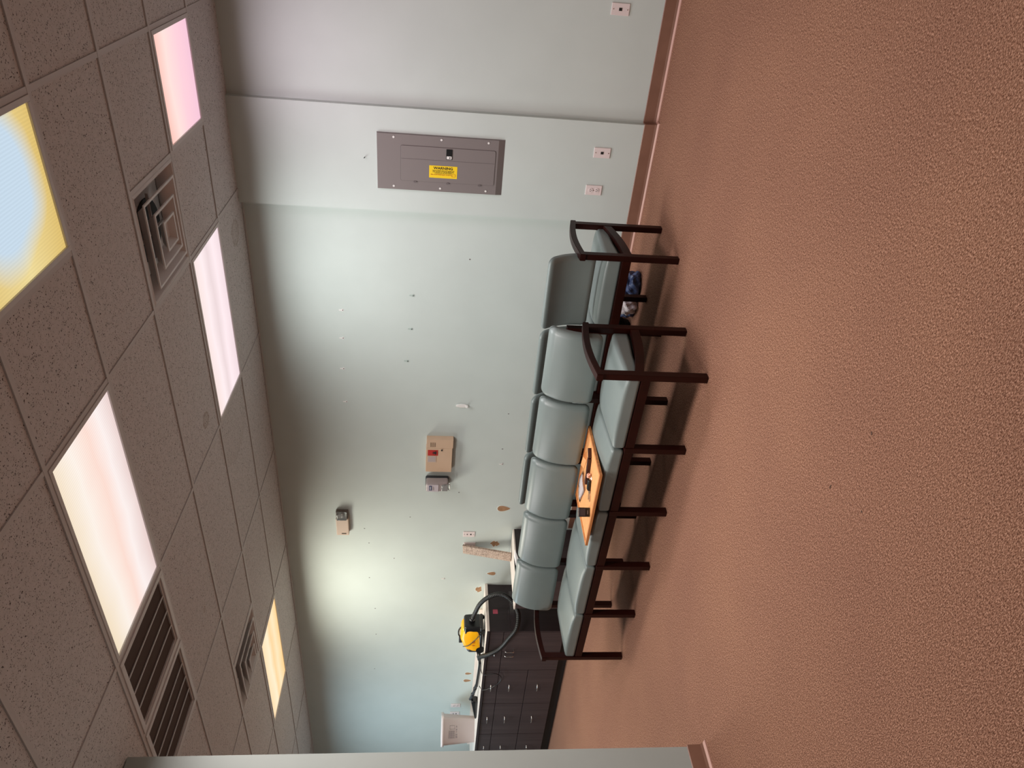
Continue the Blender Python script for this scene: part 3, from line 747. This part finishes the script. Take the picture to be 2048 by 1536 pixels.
o = bpy.data.objects['wall_nail']; o.location = (-.928, 2.965, 2.03); tag(o, 'black nail in the pilaster just above the electrical panel', 'nail')

# sharps container cabinet
t = thing('sharps_cabinet', 'beige wall cabinet with red biohazard sticker and small window', 'wall cabinet', (-3.655, YW, 1.437))
w, d = .19, .06
link('cabinet_body', B(-w-.005, w-.095, -d+.012, 0, -.118, .122, bev=.003), M_beige, t)
link('lid_section', B(w-.095, w+.003, -d, 0, -.124, .118, bev=.004), M_beige, t)
link('front_panel', B(-w-.003, w-.096, -d+.002, -d+.013, -.117, .120, bev=.002), M_beige, t)
g = bmesh.new()
for i in range(4):
    for j in range(3): box(g, w-.080+i*.013-.0, w-.071+i*.013, -d-.001, -d+.0005, .036+j*.018, .048+j*.018)
link('vent_slots', g, mat('slot_shadow', '#7d6752', .8), t)
s = link('red_sticker', B(w-.185, w-.120, -d+.0005, -d+.003, .012, .105), M_red, t)
text('☣', .05, M_ink, s, Matrix.Translation((w-.152, -d+.0002, .035)) @ Matrix.Rotation(PI/2, 4, 'X'))
bm = bmesh.new(); tri = []
for a in (90, 210, 330): cyl(bm, (w-.152+.010*math.cos(math.radians(a)), -d-.0002, .04+.010*math.sin(math.radians(a))), .0085, .001, 1, 14)
link('biohazard_mark', bm, M_ink, s)
bm = bmesh.new(); box(bm, w-.265, w-.190, -d-.001, -d+.004, .028, .108); link('window_bezel', bm, M_cream, t)
link('window_pane', B(w-.258, w-.196, -d-.002, -d-.0009, .035, .102), mat('cloudy_window', '#b9aaa6', .2), t)
bm = bmesh.new(); cyl(bm, (w-.118, -d-.002, -.022), .0075, .008, 1, 16); link('lock', bm, M_ink, t)

# hand sanitizer dispenser
t = thing('sanitizer_dispenser', 'grey wall hand sanitizer dispenser beside the beige cabinet', 'dispenser', (-3.998, YW, 1.448))
link('back_plate', rbox(.059, .02, .110, .016, 4, 3, lambda x, y, z: (x, y-.02, z)), M_char, t, True)
link('cover', rbox(.055, .045, .104, .018, 4, 3, lambda x, y, z: (x, (y-.072)*(1-.15*max(0, -z)/.1), z)), mat('grey_cover', '#a89b98', .35), t, True)
link('front_label', B(-.046, .040, -.1185, -.115, -.015, .088, bev=.002), mat('lilac_label', '#c3b8bd', .4), t)
l = link('navy_badge', B(-.030, .028, -.1205, -.118, .048, .072), M_navy, t)
text('PURELL', .0135, M_white, l, Matrix.Translation((-.001, -.1207, .060)) @ Matrix.Rotation(PI/2, 4, 'X'), .0003)
bm = bmesh.new(); box(bm, -.028, .02, -.1195, -.1185, .034, .039); box(bm, -.028, .01, -.1195, -.1185, .026, .030); link('small_print', bm, M_inkg, t)
link('push_bar', rbox(.038, .014, .030, .010, 3, 3, lambda x, y, z: (x-.004, y-.106, z-.072)), M_clear, t, True)
bm = bmesh.new(); tube(bm, [(.035, -.06, -.098), (.035, -.10, -.118), (-.04, -.10, -.118), (-.04, -.06, -.098)], .005, 8); link('drip_guard', bm, M_chrome, t, True)

# alarm strobe high on the wall
t = thing('alarm_strobe', 'cream alarm unit with clear lens high on the long wall', 'alarm', (-4.56, YW, 2.355))
link('alarm_body', B(-.15, .070, -.055, 0, -.060, .060, bev=.006), M_cream, t)
link('lens_base', B(.071, .15, -.04, 0, -.058, .058, bev=.003), mat('smoky_base', '#6e6058', .3), t)
link('clear_lens', rbox(.042, .024, .050, .012, 3, 3, lambda x, y, z: (x+.112, y-.055, z)), M_clear, t, True)
bm = bmesh.new(); cyl(bm, (.112, -.045, 0), .016, .02, 1, 18); link('flash_bulb', bm, M_chrome, t, True)
link('inset_slot', B(-.132, -.118, -.0565, -.055, -.035, .010), mat('slot_brown', '#5b4c40', .7), t)

# adhesive hook and wall anchors
t = thing('adhesive_hook', 'white oval adhesive hook on the middle of the long wall', 'hook', (-3.112, YW, 1.25))
link('hook_base', rbox(.020, .005, .055, .0045, 3, 2, lambda x, y, z: (x*math.sqrt(max(.02, 1-(z/.058)**2)), y-.005, z)), M_white, t, True)
link('hook_tip', rbox(.010, .010, .012, .006, 2, 2, lambda x, y, z: (x, y-.018, z-.042)), M_white, t, True)
UP = [(-2.197, 2.251), (-2.459, 2.259), (-2.761, 2.268), (-3.106, 2.258)]
LOW = [(-2.038, 1.692), (-2.347, 1.702), (-2.662, 1.733)]
def anchor(M):
    t = thing('wall_anchor', 'a', 'wall anchor')
    bm = bmesh.new(); cyl(bm, (0, -.0015, 0), .011, .003, 1, 14); box(bm, -.005, .005, -.004, 0, .008, .028)
    link('plug', bm, M, t)
    bm = bmesh.new(); cyl(bm, (0, -.0035, -.002), .004, .003, 1, 10); link('screw_hole', bm, M_ink, t)
    return t
a0 = anchor(M_white); a1 = anchor(mat('painted_plug', '#aebbb4', .5))
for base, P, lab, g in ((a0, UP, 'white plastic anchor, %s from the electrical panel in the upper row of four', 'upper row of wall anchors'), (a1, LOW, 'small painted anchor, %s from the electrical panel in the lower row of three', 'lower row of wall anchors')):
    for i, (x, z) in enumerate(P):
        o = base if i == 0 else dup(base)
        o.location = (x, YW, z); o['group'] = g
        o['label'] = lab % (('first', 'second', 'third', 'fourth')[i] if i < len(P)-1 else 'last')
for x, z, lab in ((-3.785, .844, 'white anchor low on the wall just above the bench backs'), (-5.406, 1.338, 'white anchor left of the leaning strip, above the far counter')):
    o = dup(a0); o.location = (x, YW, z); o['label'] = lab
    if 'group' in o: del o['group']

# ================================================================ UNDER THE REAR BENCH
def crumple(name, c, s, M, seed, parent=None):
    bm = bmesh.new(); bmesh.ops.create_icosphere(bm, subdivisions=4, radius=1); r = random.Random(seed)
    ds = [(Vector((r.uniform(-1, 1), r.uniform(-1, 1), r.uniform(-1, 1))).normalized(), r.uniform(.5, .95), r.uniform(6, 14)) for _ in range(14)]
    for v in bm.verts:
        n = v.co.normalized(); k = 1.0
        for d, a, f in ds: k += .045*math.sin(f*n.dot(d)+a*6)
        v.co = Vector((n.x*s[0]*k, n.y*s[1]*k, max(-.0, n.z*s[2]*k+s[2]*.8)))
    o = link(name, bm, M, parent); o.location = c; return o
t = thing('plastic_bag', 'crumpled blue and clear plastic bag on the carpet under the rear bench', 'bag', (-1.74, 2.68, 0))
crumple('bag_body', (.06, 0, 0), (.11, .10, .075), M_bagb, 2, t)
o = crumple('bag_opening', (-.07, -.02, 0), (.08, .10, .085), M_bagw, 4, t); o['label'] = 'milky see-through part'
o = crumple('bag_fold', (-.145, 0, 0), (.055, .06, .065), M_bagb, 7, t)
o = crumple('black_bag', (-2.095, 2.77, 0), (.12, .17, .15), mat('matte_black_film', '#060606', .8, spec=.1), 11); tag(o, 'black bag on the carpet under the rear bench beside the blue bag', 'bag')

bm = bmesh.new()
for x, y, a, l in ((-.70, -.30, .5, .006), (-.95, -.42, 1.2, .004), (-1.02, -.22, .2, .008)):
    tube(bm, [(x-l*math.cos(a), y-l*math.sin(a), .002), (x, y+.002, .003), (x+l*math.cos(a), y+l*math.sin(a), .002)], .0011, 5, 3)
o = link('debris', bm, M_ink, bpy.data.objects['floor']); o['label'] = 'tiny dark bits lying on the carpet'
